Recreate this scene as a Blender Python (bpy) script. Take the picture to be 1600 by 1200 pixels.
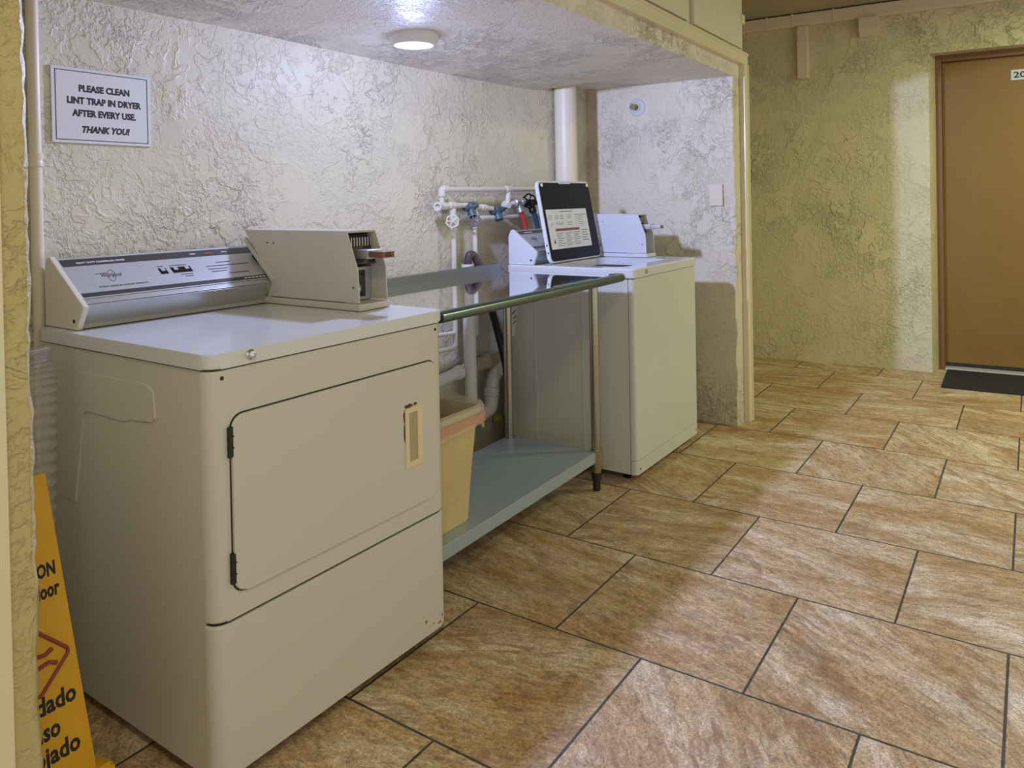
import bpy, bmesh, math, random
from mathutils import Vector, Matrix
random.seed(7)
for o in list(bpy.data.objects): bpy.data.objects.remove(o, do_unlink=True)
SC = bpy.context.scene
COL = SC.collection
R = math.radians

# ------------------------------------------------------------------ camera
cam = bpy.data.cameras.new('camera'); cam_o = bpy.data.objects.new('camera', cam); COL.objects.link(cam_o)
_y, _t, _r = R(56.697), R(0.625), R(-1.095)
_fw = Vector((math.sin(_y)*math.cos(_t), math.cos(_y)*math.cos(_t), -math.sin(_t)))
_rt = Vector((math.cos(_y), -math.sin(_y), 0)); _up = _rt.cross(_fw)
_r2 = _rt*math.cos(_r) + _up*math.sin(_r); _u2 = _up*math.cos(_r) - _rt*math.sin(_r)
m = Matrix((_r2, _u2, -_fw)).transposed().to_4x4(); m.translation = Vector((-0.9515, -1.3659, 1.2152))
cam_o.matrix_world = m
cam.sensor_fit = 'HORIZONTAL'; cam.sensor_width = 36; cam.lens = 36*1197.84/1600
cam.shift_x = 0.0; cam.shift_y = -273.27/1600; cam.clip_start = 0.02
SC.camera = cam_o

# ------------------------------------------------------------------ world, lights, exposure
w = bpy.data.worlds.new('world'); SC.world = w; w.use_nodes = True
w.node_tree.nodes['Background'].inputs[0].default_value = (1.0, 0.97, 0.88, 1)
w.node_tree.nodes['Background'].inputs[1].default_value = 0.72
def area(name, loc, rot, sx, sy, power, col, spread=180):
    l = bpy.data.lights.new(name, 'AREA'); l.shape = 'RECTANGLE'; l.size = sx; l.size_y = sy
    l.energy = power; l.color = col; l.spread = R(spread)
    o = bpy.data.objects.new(name, l); COL.objects.link(o); o.location = loc; o.rotation_euler = rot
    return o
WARM = (1.0, 0.94, 0.62)
LAMP_POWER, LAMP_COL = 390.0, (0.46, 0.545, 0.98)   # the puck lamp of the alcove (built below with its housing)
area('corridor_light_by_door', (3.75, -2.15, 2.42), (0, 0, 0), 0.35, 0.35, 36, (0.93, 1.0, 0.50))
area('corridor_light_near', (-1.0, -1.35, 2.45), (0, 0, 0), 0.3, 0.3, 15, WARM)
SC.view_settings.view_transform = 'Standard'; SC.view_settings.look = 'None'
SC.view_settings.gamma = 1; SC.view_settings.use_curve_mapping = False
SC.view_settings.exposure = 0.0

# ------------------------------------------------------------------ material helpers
def new_mat(name):
    mt = bpy.data.materials.new(name); mt.use_nodes = True
    nt = mt.node_tree; return mt, nt, nt.nodes['Principled BSDF']
class G:
    def __init__(s, nt): s.nt = nt
    def n(s, t, **kw):
        nd = s.nt.nodes.new(t)
        for k, v in kw.items(): setattr(nd, k, v)
        return nd
    def link(s, a, b): s.nt.links.new(a, b)
    def put(s, sock, v):
        if hasattr(v, 'node') and hasattr(v, 'is_output'): s.link(v, sock)
        else: sock.default_value = v
    def math(s, op, a, b=0.0, c=0.0):
        nd = s.n('ShaderNodeMath', operation=op)
        for i, v in enumerate((a, b, c)): s.put(nd.inputs[i], v)
        return nd.outputs[0]
    def noise(s, vec, scale, detail=3, rough=.5, dist=0):
        nd = s.n('ShaderNodeTexNoise'); s.put(nd.inputs['Vector'], vec)
        nd.inputs['Scale'].default_value = scale; nd.inputs['Detail'].default_value = detail
        nd.inputs['Roughness'].default_value = rough; nd.inputs['Distortion'].default_value = dist
        return nd.outputs['Fac']
    def smooth(s, v, a, b, lo=0., hi=1.):
        nd = s.n('ShaderNodeMapRange', interpolation_type='SMOOTHSTEP'); s.put(nd.inputs[0], v)
        for i, x in enumerate((a, b, lo, hi)): nd.inputs[i+1].default_value = x
        return nd.outputs[0]
    def mix(s, f, a, b, mode='MIX'):
        nd = s.n('ShaderNodeMix', data_type='RGBA', blend_type=mode); s.put(nd.inputs['Factor'], f)
        s.put(nd.inputs['A'], a); s.put(nd.inputs['B'], b); return nd.outputs['Result']
    def ramp(s, f, stops):
        nd = s.n('ShaderNodeValToRGB'); s.put(nd.inputs[0], f); cr = nd.color_ramp
        while len(cr.elements) < len(stops): cr.elements.new(0.5)
        for e, (p, c) in zip(cr.elements, stops): e.position = p; e.color = (*c, 1)
        return nd.outputs[0]
    def bump(s, h, strength, dist, normal=None):
        nd = s.n('ShaderNodeBump'); s.put(nd.inputs['Height'], h)
        nd.inputs['Strength'].default_value = strength; nd.inputs['Distance'].default_value = dist
        if normal is not None: s.link(normal, nd.inputs['Normal'])
        return nd.outputs[0]
    def coord(s): return s.n('ShaderNodeTexCoord').outputs['Object']
def simple(name, col, rough=.5, metal=0., bump=0., bscale=200, spec=.5, mottle=0., mscale=6, coat=0.):
    mt, nt, b = new_mat(name); g = G(nt)
    b.inputs['Base Color'].default_value = (*col, 1); b.inputs['Roughness'].default_value = rough
    b.inputs['Metallic'].default_value = metal; b.inputs['Specular IOR Level'].default_value = spec
    b.inputs['Coat Weight'].default_value = coat
    c = g.coord()
    if mottle:
        f = g.noise(c, mscale, 5, .65)
        dk = tuple(x*(1-mottle) for x in col); lt = tuple(min(1, x*(1+mottle*.6)) for x in col)
        g.link(g.ramp(f, [(.3, dk), (.7, lt)]), b.inputs['Base Color'])
    if bump: g.link(g.bump(g.noise(c, bscale, 2), bump, .001), b.inputs['Normal'])
    return mt
def plaster(name, col, strength=.8, scale=1.0, depth=.008, rough=.5):
    """skip-trowelled painted plaster: plateaus with curled edges over a fine stipple"""
    mt, nt, b = new_mat(name); g = G(nt); c = g.coord()
    n1 = g.noise(c, 5.5*scale, 7, .60, .25)
    p1 = g.smooth(n1, .488, .512)
    n2 = g.noise(c, 11*scale, 6, .62, .5)
    p2 = g.smooth(n2, .515, .545)
    ridge = g.math('SUBTRACT', 1.0, g.math('MULTIPLY', g.math('ABSOLUTE', g.math('SUBTRACT', g.noise(c, 8*scale, 4, .58, .45), .5)), 22.0))
    ridge = g.math('POWER', g.math('MAXIMUM', ridge, 0.0), 1.5)
    msk = g.smooth(g.noise(c, 3.0*scale, 2, .5), .42, .56)
    fine = g.smooth(g.noise(c, 58*scale, 4, .62, .4), .42, .62)
    h = g.math('ADD', g.math('MULTIPLY', p1, .50), g.math('MULTIPLY', g.math('MULTIPLY', p2, msk), .50))
    h = g.math('ADD', h, g.math('MULTIPLY', g.math('MULTIPLY', ridge, g.smooth(n1, .46, .60)), .45))
    h = g.math('ADD', h, g.math('MULTIPLY', g.math('MULTIPLY', fine, g.math('SUBTRACT', 1.0, g.math('MULTIPLY', p1, .82))), .42))
    calm = g.smooth(g.noise(c, 1.9*scale, 3, .55, .3), .40, .60, .30, 1.0)     # trowelled areas that stay nearly smooth
    h = g.math('MULTIPLY', h, calm)
    g.link(g.bump(h, strength, depth), b.inputs['Normal'])
    v = g.noise(c, 2.2, 4, .6)
    dk = tuple(x*.93 for x in col)
    g.link(g.ramp(v, [(.3, dk), (.7, col)]), b.inputs['Base Color'])
    b.inputs['Roughness'].default_value = rough
    return mt
M = {}
PAINT = (.70, .64, .49)
M['wall'] = plaster('cream_plaster', PAINT, 1.0, .95, .0085)
M['wall_far'] = plaster('cream_plaster_far', (.70, .64, .43), 1.0, .8, .013)
M['jamb'] = plaster('cream_plaster_warm_light', (.56, .46, .22), .7, 1.0)  # same cream paint, yellowed and darkened: warm corridor light put into the colour
M['soffit'] = plaster('white_stucco', (.80, .74, .65), 1.0, 1.3, .012)
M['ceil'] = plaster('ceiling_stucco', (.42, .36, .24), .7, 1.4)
M['trim'] = simple('cream_gloss_paint', (.74, .69, .48), .3, bump=.15, bscale=60)
M['pipe_paint'] = simple('cream_painted_pipe', (.72, .64, .48), .4, bump=.15, bscale=90)
M['pipe_white'] = simple('white_painted_pipe', (.70, .65, .56), .42, bump=.3, bscale=120)
M['pvc'] = simple('white_pvc', (.80, .79, .78), .25)
M['pvc_old'] = simple('dull_pvc', (.50, .42, .29), .45, mottle=.25, mscale=20)
M['enamel'] = simple('dryer_enamel', (.63, .61, .545), .28, bump=.12, bscale=260)
M['enamel_w'] = simple('washer_enamel', (.66, .67, .61), .26, bump=.12, bscale=260)
M['lidtop'] = simple('lid_enamel', (.70, .71, .72), .14)
M['console_cap'] = simple('console_cap', (.74, .70, .60), .4)
M['console_cap_w'] = simple('console_cap_white', (.66, .67, .70), .35)
M['silver'] = simple('console_silver', (.50, .50, .51), .45, .4)
M['alu'] = simple('brushed_aluminium', (.55, .55, .53), .38, .8)
M['black'] = simple('black_plastic', (.006, .006, .008), .3, spec=.16)
M['darkstripe'] = simple('dark_stripe', (.045, .04, .04), .35)
M['gap'] = simple('dark_gap', (.02, .018, .015), .7)
M['ink'] = simple('black_ink', (.015, .015, .018), .6)
M['greyink'] = simple('grey_ink', (.16, .16, .17), .6)
M['whiteink'] = simple('white_ink', (.8, .8, .8), .5)
M['redink'] = simple('red_ink', (.33, .06, .05), .6)
M['redlight'] = simple('red_indicator', (.75, .08, .05), .3)
M['coinbox'] = simple('coinbox_enamel', (.62, .58, .51), .42, bump=.1, bscale=300, mottle=.05, mscale=9)
M['coinbox_w'] = simple('coinbox_white', (.64, .65, .68), .38, bump=.1, bscale=300)
M['zinc'] = simple('zinc_plate', (.55, .55, .56), .38, .8, mottle=.2, mscale=30)
M['mech'] = simple('coin_mechanism', (.07, .06, .055), .4, .6)
M['bronze'] = simple('bronze_slide_tip', (.25, .12, .085), .42, .5, mottle=.3, mscale=60)
M['chrome'] = simple('chrome', (.75, .75, .76), .12, 1.)
M['screw'] = simple('screw_dark', (.05, .045, .04), .45, .7)
M['rust_light'] = simple('rust_orange', (.42, .19, .05), .8, mottle=.4, mscale=150)
M['rust'] = simple('rust', (.13, .045, .018), .85, mottle=.4, mscale=120)
M['handle_pl'] = simple('ivory_handle_plastic', (.76, .66, .43), .4)
M['handle_shade'] = simple('handle_recess', (.42, .37, .22), .5)  # ivory plastic darkened, shade inside the grip put into the colour
M['steel'] = simple('polished_steel', (.74, .74, .76), .045, 1., bump=.03, bscale=40)
M['bar'] = simple('steel_rolled_edge', (.17, .23, .235), .28, 1.)
M['steel_side'] = simple('brushed_steel', (.25, .27, .31), .34, 1.)
M['leg'] = simple('stainless_leg', (.44, .42, .35), .2, 1.)
M['galv'] = simple('galvanised_shelf', (.41, .49, .57), .40, .3, mottle=.08, mscale=60)
M['bin'] = simple('tan_plastic', (.64, .51, .25), .5, mottle=.1, mscale=9)
M['yellow'] = simple('sign_yellow', (.80, .43, .012), .42, bump=.15, bscale=120, mottle=.08, mscale=14)
M['paper'] = simple('paper', (.76, .75, .76), .7)
M['brass'] = simple('aged_brass', (.45, .36, .22), .35, .9, mottle=.2, mscale=60)
M['bluevalve'] = simple('blue_painted_valve', (.09, .14, .17), .45, .2, mottle=.3, mscale=60)
M['redhose'] = simple('red_rubber', (.58, .06, .04), .5)
M['bluehose'] = simple('blue_rubber', (.03, .085, .15), .5)
M['hose'] = simple('black_rubber', (.012, .012, .014), .5)
M['brownhose'] = simple('brown_rubber', (.09, .06, .065), .45, mottle=.25, mscale=40)
M['lampbody'] = simple('lamp_white', (.80, .80, .82), .35)
M['door'] = simple('door_brown', (.24, .128, .018), .5, bump=.1, bscale=180, mottle=.08, mscale=5)
M['doorframe'] = simple('door_frame_brown', (.20, .095, .03), .45)
M['plate'] = simple('number_plate', (.60, .60, .57), .4)
M['mat'] = simple('black_rubber_mat', (.018, .019, .019), .8, bump=.9, bscale=110, mottle=.4, mscale=18)
M['cabinet'] = simple('cabinet_paint', (.70, .69, .50), .38, bump=.1, bscale=70)
M['threshold'] = simple('threshold_metal', (.62, .60, .53), .4, .3)
M['rag'] = simple('yellow_rag', (.60, .48, .08), .8)
def clear(name, col, opac, rough=.2):
    mt, nt, b = new_mat(name); g = G(nt)
    b.inputs['Base Color'].default_value = (*col, 1); b.inputs['Roughness'].default_value = rough
    tr = g.n('ShaderNodeBsdfTransparent'); mx = g.n('ShaderNodeMixShader'); mx.inputs[0].default_value = opac
    g.link(tr.outputs[0], mx.inputs[1]); g.link(b.outputs[0], mx.inputs[2])
    g.link(mx.outputs[0], nt.nodes['Material Output'].inputs['Surface'])
    return mt
M['liner'] = clear('clear_bag_plastic', (.74, .68, .58), .33, .25)
M['liner_fold'] = clear('orange_bag_band', (.72, .36, .24), .62, .4)
M['duct'] = clear('clear_ribbed_plastic', (.76, .73, .73), .32, .12)
M['pouch'] = clear('plastic_pouch', (.72, .74, .80), .75, .25)
mt, nt, b = new_mat('lamp_diffuser'); M['diffuser'] = mt
b.inputs['Base Color'].default_value = (.9, .9, .9, 1)
b.inputs['Emission Color'].default_value = (.60, .68, 1.0, 1); b.inputs['Emission Strength'].default_value = 5

# floor: large square slate-look porcelain tiles in running bond, each with its own vein direction
def floor_mat():
    mt, nt, b = new_mat('slate_tile_floor'); g = G(nt); c = g.coord()
    TA, TB, OX, OY, ROT, SH = .5333, .5339, 1.979, -0.0092, R(.864), .5055
    mp = g.n('ShaderNodeMapping'); mp.vector_type = 'POINT'; g.link(c, mp.inputs[0])
    # rotate about the grid origin
    mp.inputs['Rotation'].default_value = (0, 0, ROT)
    cx, cy = math.cos(ROT)*OX - math.sin(ROT)*OY, math.sin(ROT)*OX + math.cos(ROT)*OY
    mp.inputs['Location'].default_value = (-cx, -cy, 0)
    sep = g.n('ShaderNodeSeparateXYZ'); g.link(mp.outputs[0], sep.inputs[0])
    u = g.math('DIVIDE', sep.outputs[0], TA); row = g.math('FLOOR', u); fu = g.math('SUBTRACT', u, row)
    odd = g.math('FLOORED_MODULO', row, 2.0)
    v0 = g.math('DIVIDE', sep.outputs[1], TB)
    # rows with even index have joints at 0, odd ones half a tile off
    v = g.math('ADD', v0, g.math('MULTIPLY', g.math('SUBTRACT', 1.0, odd), SH)); col = g.math('FLOOR', v); fv = g.math('SUBTRACT', v, col)
    du = g.math('MULTIPLY', g.math('MINIMUM', fu, g.math('SUBTRACT', 1.0, fu)), TA)
    dv = g.math('MULTIPLY', g.math('MINIMUM', fv, g.math('SUBTRACT', 1.0, fv)), TB)
    wob = g.math('MULTIPLY', g.math('SUBTRACT', g.noise(c, 40, 3), .5), .0016)
    d = g.math('ADD', g.math('MINIMUM', du, dv), wob)
    tile = g.smooth(d, .0022, .0042)
    cmb = g.n('ShaderNodeCombineXYZ'); g.link(row, cmb.inputs[0]); g.link(col, cmb.inputs[1])
    wn = g.n('ShaderNodeTexWhiteNoise', noise_dimensions='3D'); g.link(cmb.outputs[0], wn.inputs[0])
    rnd = wn.outputs['Value']
    off = g.n('ShaderNodeVectorMath', operation='SCALE'); g.link(wn.outputs['Color'], off.inputs[0]); off.inputs['Scale'].default_value = 40
    add = g.n('ShaderNodeVectorMath', operation='ADD'); g.link(c, add.inputs[0]); g.link(off.outputs[0], add.inputs[1])
    vr = g.n('ShaderNodeVectorRotate', rotation_type='Z_AXIS'); g.link(add.outputs[0], vr.inputs['Vector'])
    # veins mostly run along the corridor, tilted differently in each tile
    g.link(g.math('ADD', g.math('MULTIPLY', rnd, 1.5), -.35), vr.inputs['Angle'])
    st = g.n('ShaderNodeMapping'); g.link(vr.outputs[0], st.inputs[0]); st.inputs['Scale'].default_value = (4.6, 1.15, 1)
    n1 = g.noise(st.outputs[0], 1.4, 9, .64, .9)
    st2 = g.n('ShaderNodeMapping'); g.link(vr.outputs[0], st2.inputs[0]); st2.inputs['Scale'].default_value = (30, 11, 1)
    n2 = g.noise(st2.outputs[0], 2.2, 6, .72, .8)
    n3 = g.noise(add.outputs[0], 3.6, 5, .6, .8)
    n4 = g.noise(add.outputs[0], 170, 3, .7)
    base = g.ramp(n1, [(.28, (.155, .075, .028)), (.40, (.285, .17, .078)), (.5, (.39, .28, .172)), (.58, (.48, .39, .29)), (.70, (.66, .60, .53))])
    tone = g.ramp(n3, [(.34, (.34, .19, .082)), (.5, (.43, .31, .185)), (.66, (.46, .41, .34))])
    cc = g.mix(.40, base, tone)
    grain = g.ramp(n2, [(.3, (.40, .36, .32)), (.48, (.95, .93, .91)), (.68, (1.50, 1.50, 1.50))])
    cc = g.mix(.85, cc, grain, 'MULTIPLY')
    cc = g.mix(.8, cc, g.ramp(n4, [(.32, (.48, .46, .44)), (.5, (1, 1, 1)), (.68, (1.42, 1.42, 1.42))]), 'MULTIPLY')
    # rust veins
    vein = g.math('SUBTRACT', 1.0, g.math('MULTIPLY', g.math('ABSOLUTE', g.math('SUBTRACT', g.noise(st.outputs[0], .9, 5, .6, 1.6), .5)), 24.0))
    vein = g.math('MULTIPLY', g.math('MAXIMUM', vein, 0.0), g.smooth(n3, .42, .60))
    cc = g.mix(g.math('MULTIPLY', vein, .7), cc, (.22, .10, .04, 1))
    # two old whitish scuffs
    for (px, py, rr) in ((1.419, -.262, .075), (2.019, -.357, .065)):
        ds = g.n('ShaderNodeVectorMath', operation='DISTANCE'); g.link(c, ds.inputs[0]); ds.inputs[1].default_value = (px, py, 0)
        k = g.math('ADD', ds.outputs['Value'], g.math('MULTIPLY', g.math('SUBTRACT', g.noise(c, 22, 4, .7), .5), .22))
        cc = g.mix(g.math('MULTIPLY', g.smooth(k, rr*.25, rr*.6, 1., 0.), .5), cc, (.62, .60, .55, 1))
    cc = g.mix(1.0, cc, (1.32, 1.30, 1.24, 1), 'MULTIPLY')
    grout = g.ramp(g.noise(c, 30, 3), [(.3, (.035, .031, .026)), (.7, (.085, .078, .066))])
    g.link(g.mix(tile, grout, cc), b.inputs['Base Color'])
    b.inputs['Roughness'].default_value = .5
    h = g.math('ADD', g.math('MULTIPLY', tile, 1.0), g.math('MULTIPLY', n2, .5))
    h = g.math('ADD', h, g.math('MULTIPLY', n1, .4))
    g.link(g.bump(h, .55, .004), b.inputs['Normal'])
    return mt
M['floor'] = floor_mat()

# ------------------------------------------------------------------ object helpers
def link(name, bm, mat, parent=None, ang=35, smooth=True):
    bmesh.ops.remove_doubles(bm, verts=bm.verts, dist=1e-6)
    bmesh.ops.recalc_face_normals(bm, faces=bm.faces)
    me = bpy.data.meshes.new(name); bm.to_mesh(me); bm.free()
    for mt_ in (mat if isinstance(mat, (list, tuple)) else [mat]): me.materials.append(M[mt_])
    if smooth:
        me.polygons.foreach_set('use_smooth', [True]*len(me.polygons)); me.set_sharp_from_angle(angle=R(ang))
    o = bpy.data.objects.new(name, me); COL.objects.link(o)
    if smooth:
        wn = o.modifiers.new('weighted_normal', 'WEIGHTED_NORMAL'); wn.keep_sharp = True; wn.weight = 80
    if parent is not None: o.parent = parent
    return o
def empty(name, loc, rz=0, label=None, cat=None, group=None):
    o = bpy.data.objects.new(name, None); COL.objects.link(o); o.location = loc; o.rotation_euler = (0, 0, rz)
    o.empty_display_size = .1
    return tag(o, label, cat, group)
def tag(o, label=None, cat=None, group=None):
    if label: o['label'] = label
    if cat: o['category'] = cat
    if group: o['group'] = group
    return o
def struct(name, bm, mat, **k):
    o = link(name, bm, mat, **k); o['kind'] = 'structure'; return o
def lab(o, s): o['label'] = s; return o
def box(bm, x0, x1, y0, y1, z0, z1, bev=0, seg=2):
    t = bmesh.new()
    vs = [t.verts.new((x, y, z)) for x in (x0, x1) for y in (y0, y1) for z in (z0, z1)]
    for f in ((0,1,3,2),(4,6,7,5),(0,4,5,1),(2,3,7,6),(0,2,6,4),(1,5,7,3)): t.faces.new([vs[i] for i in f])
    if bev: bmesh.ops.bevel(t, geom=t.edges[:], offset=bev, segments=seg, profile=.5, affect='EDGES')
    merge(bm, t); return bm
def merge(bm, t, mtx=None, mi=0):
    if mtx is not None: bmesh.ops.transform(t, matrix=mtx, verts=t.verts)
    mp = {v: bm.verts.new(v.co) for v in t.verts}
    for f in t.faces:
        try: nf = bm.faces.new([mp[v] for v in f.verts]); nf.material_index = mi or f.material_index
        except ValueError: pass
    t.free()
def prism(bm, pts, axis, a, b, bev=0, seg=2):
    """polygon given in the two other axes, extruded along axis from a to b"""
    t = bmesh.new()
    def P(p, h): return {'x': (h, p[0], p[1]), 'y': (p[0], h, p[1]), 'z': (p[0], p[1], h)}[axis]
    A = [t.verts.new(P(p, a)) for p in pts]; B = [t.verts.new(P(p, b)) for p in pts]
    t.faces.new(A); t.faces.new(B[::-1])
    for i in range(len(pts)): t.faces.new([A[i], A[(i+1) % len(pts)], B[(i+1) % len(pts)], B[i]])
    if bev: bmesh.ops.bevel(t, geom=t.edges[:], offset=bev, segments=seg, profile=.5, affect='EDGES')
    merge(bm, t); return bm
def rrect(x0, x1, y0, y1, r, n=6):
    pts = []
    for cx, cy, a0 in ((x1-r, y1-r, 0), (x0+r, y1-r, 90), (x0+r, y0+r, 180), (x1-r, y0+r, 270)):
        for i in range(n+1):
            a = R(a0 + 90*i/n); pts.append((cx+r*math.cos(a), cy+r*math.sin(a)))
    return pts
def lathe(bm, prof, origin=(0,0,0), direction=(0,0,1), n=28):
    """prof: (radius, height) along direction"""
    d = Vector(direction).normalized(); q = d.to_track_quat('Z', 'Y').to_matrix().to_4x4(); q.translation = Vector(origin)
    t = bmesh.new(); rings = []
    for r, h in prof:
        if r < 1e-6: rings.append([t.verts.new((0, 0, h))])
        else: rings.append([t.verts.new((r*math.cos(2*math.pi*i/n), r*math.sin(2*math.pi*i/n), h)) for i in range(n)])
    for A, B in zip(rings, rings[1:]):
        for i in range(n):
            j = (i+1) % n
            if len(A) == 1 and len(B) == 1: continue
            if len(A) == 1: t.faces.new([A[0], B[i], B[j]])
            elif len(B) == 1: t.faces.new([A[i], A[j], B[0]])
            else: t.faces.new([A[i], A[j], B[j], B[i]])
    if len(rings[0]) > 1: t.faces.new(rings[0][::-1])
    if len(rings[-1]) > 1: t.faces.new(rings[-1])
    merge(bm, t, q); return bm
def cyl(bm, a, b, r, n=20, r2=None):
    a, b = Vector(a), Vector(b); L = (b-a).length
    return lathe(bm, [(r, 0), (r if r2 is None else r2, L)], a, b-a, n)
def fillet(pts, rad, n=6):
    pts = [Vector(p) for p in pts]; out = [pts[0]]
    for p, q, s in zip(pts, pts[1:], pts[2:]):
        d1, d2 = (p-q), (s-q); r = min(rad, d1.length*.49, d2.length*.49)
        a, b = q+d1.normalized()*r, q+d2.normalized()*r
        for i in range(n+1):
            k = i/n; out.append(a.lerp(q, k).lerp(q.lerp(b, k), k))
    out.append(pts[-1]); return out
def tube(bm, pts, r, n=14, caps=True, flat=1.0):
    pts = [Vector(p) for p in pts]; t = bmesh.new(); rings = []
    up = None
    for i, p in enumerate(pts):
        d = (pts[min(i+1, len(pts)-1)]-pts[max(i-1, 0)]).normalized()
        if up is None:
            up = d.orthogonal().normalized()
        up = (up - d*up.dot(d)).normalized(); s = d.cross(up)
        rr = r(i/(len(pts)-1)) if callable(r) else r
        rings.append([t.verts.new(p + (up*math.cos(2*math.pi*k/n) + s*math.sin(2*math.pi*k/n)*flat)*rr) for k in range(n)])
    for A, B in zip(rings, rings[1:]):
        for k in range(n): t.faces.new([A[k], A[(k+1) % n], B[(k+1) % n], B[k]])
    if caps: t.faces.new(rings[0][::-1]); t.faces.new(rings[-1])
    merge(bm, t); return bm
def spline(pts, n=8):
    P = [Vector(p) for p in pts]; P = [P[0]*2-P[1]] + P + [P[-1]*2-P[-2]]; out = []
    for i in range(1, len(P)-2):
        for k in range(n):
            t = k/n; a, b, c, d = P[i-1], P[i], P[i+1], P[i+2]
            out.append(.5*((2*b)+(c-a)*t+(2*a-5*b+4*c-d)*t*t+(3*b-a-3*c+d)*t**3))
    out.append(P[-2]); return out
def text_bm(bm, s, size, origin, right, up, align='CENTER', bold=0., shear=0., thick=.0004, stretch=1.0):
    cu = bpy.data.curves.new('t', 'FONT'); cu.body = s; cu.size = size; cu.align_x = align; cu.offset = bold
    cu.shear = shear; cu.extrude = thick/2; cu.resolution_u = 2
    ob = bpy.data.objects.new('t', cu); COL.objects.link(ob)
    dg = bpy.context.evaluated_depsgraph_get(); dg.update()
    me = bpy.data.meshes.new_from_object(ob.evaluated_get(dg))
    right = Vector(right).normalized(); up = Vector(up).normalized(); nrm = right.cross(up)
    mx = Matrix((right*stretch, up, nrm)).transposed().to_4x4(); mx.translation = Vector(origin)
    t = bmesh.new(); t.from_mesh(me); merge(bm, t, mx)
    bpy.data.objects.remove(ob); bpy.data.curves.remove(cu); bpy.data.meshes.remove(me)
    return bm
def frame_box(bm, origin, right, up, x0, x1, y0, y1, z0, z1, bev=0):
    """box in a local frame (right, up, outward)"""
    right = Vector(right).normalized(); up = Vector(up).normalized(); nrm = right.cross(up)
    mx = Matrix((right, up, nrm)).transposed().to_4x4(); mx.translation = Vector(origin)
    t = bmesh.new(); box(t, x0, x1, y0, y1, z0, z1, bev); merge(bm, t, mx); return bm

# ------------------------------------------------------------------ the room
YB = .773
AF = R(1.892)
def far(x, y): return (4.895 + x*math.cos(AF) - y*math.sin(AF), x*math.sin(AF) + y*math.cos(AF))   # far wall frame: x into the wall, y along it
def far_prism(bm, pts, z0, z1, bev=0):
    return prism(bm, [far(*p) for p in pts], 'z', z0, z1, bev)
CEIL = 2.535
bm = bmesh.new(); box(bm, -3, 5.6, -3.6, .95, -.05, 0); struct('floor', bm, 'floor')
bm = bmesh.new(); box(bm, -.62, 5.2, YB, YB+.1, -.02, 2.6); struct('wall_back', bm, 'wall')
bm = bmesh.new()
far_prism(bm, [(0, -.885), (0, 1.0), (.35, 1.0), (.35, -.918), (.125, -.918)], 0, 2.6)
far_prism(bm, [(0, -3.6), (0, -.885), (.35, -.885), (.35, -3.6)], 2.152, 2.6)
far_prism(bm, [(0, -3.6), (0, -1.95), (.35, -1.95), (.35, -3.6)], 0, 2.152)
struct('wall_far', bm, 'wall_far')
def ragged(pts, edge_ids, z0, z1, n=70, amp=.004, seed=1):
    """wall prism whose free plaster corners wander a little with height"""
    rnd = random.Random(seed); bm = bmesh.new(); rows = []; walk = {i: 0.0 for i in edge_ids}
    for k in range(n+1):
        z = z0+(z1-z0)*k/n; row = []
        for i, (x, y) in enumerate(pts):
            if i in walk:
                walk[i] = walk[i]*.55 + rnd.uniform(-amp, amp); row.append(bm.verts.new((x+walk[i], y+rnd.uniform(0, amp*.5), z)))
            else: row.append(bm.verts.new((x, y, z)))
        rows.append(row)
    for A, B in zip(rows, rows[1:]):
        for i in range(len(pts)):
            j = (i+1) % len(pts); bm.faces.new([A[i], A[j], B[j], B[i]])
    bm.faces.new(rows[0]); bm.faces.new(rows[-1]); return bm
struct('wall_right', ragged([(3.136, YB), (3.073, -.124), (3.082, -.132), (3.235, -.133), (3.25, YB)], (1, 2), 0, 2.0, seed=4, amp=.003), 'wall', ang=50)
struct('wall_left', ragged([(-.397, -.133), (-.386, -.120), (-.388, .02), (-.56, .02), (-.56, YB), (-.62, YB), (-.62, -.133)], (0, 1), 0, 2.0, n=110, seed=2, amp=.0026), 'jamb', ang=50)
# alcove ceiling: sags towards the back, lower surface follows the uneven plaster line
def soffit():
    bm = bmesh.new()
    xs = [-.6, -.2, .303, .75, 1.035, 1.62, 2.1, 2.449, 2.62, 2.728, 2.9, 3.155, 3.24]
    zb = [1.788, 1.79, 1.791, 1.795, 1.791, 1.789, 1.793, 1.798, 1.812, 1.835, 1.85, 1.868, 1.868]
    NY = 6; grid = []
    for j in range(NY+1):
        k = j/NY; y = -.133 + (YB+.02+.133)*k
        grid.append([bm.verts.new((x, y, (1.836 + (x+.6)*.0035)*(1-k)+z*k)) for x, z in zip(xs, zb)])
    top = [[bm.verts.new((x, y, 1.995)) for x in (xs[0], xs[-1])] for y in (-.133, YB+.02)]
    for A, B in zip(grid, grid[1:]):
        for i in range(len(xs)-1): bm.faces.new([A[i], A[i+1], B[i+1], B[i]])
    bm.faces.new([top[0][0], top[0][1], top[1][1], top[1][0]])
    bm.faces.new(grid[0] + [top[0][1], top[0][0]]); bm.faces.new(grid[-1] + [top[1][1], top[1][0]])
    bm.faces.new([r[0] for r in grid] + [top[1][0], top[0][0]]); bm.faces.new([r[-1] for r in grid] + [top[1][1], top[0][1]])
    return bm
struct('ceiling_alcove', soffit(), 'soffit', ang=60)
bm = bmesh.new(); box(bm, -3, 5.3, -3.6, .95, CEIL, CEIL+.06); struct('ceiling', bm, 'ceil')
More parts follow.
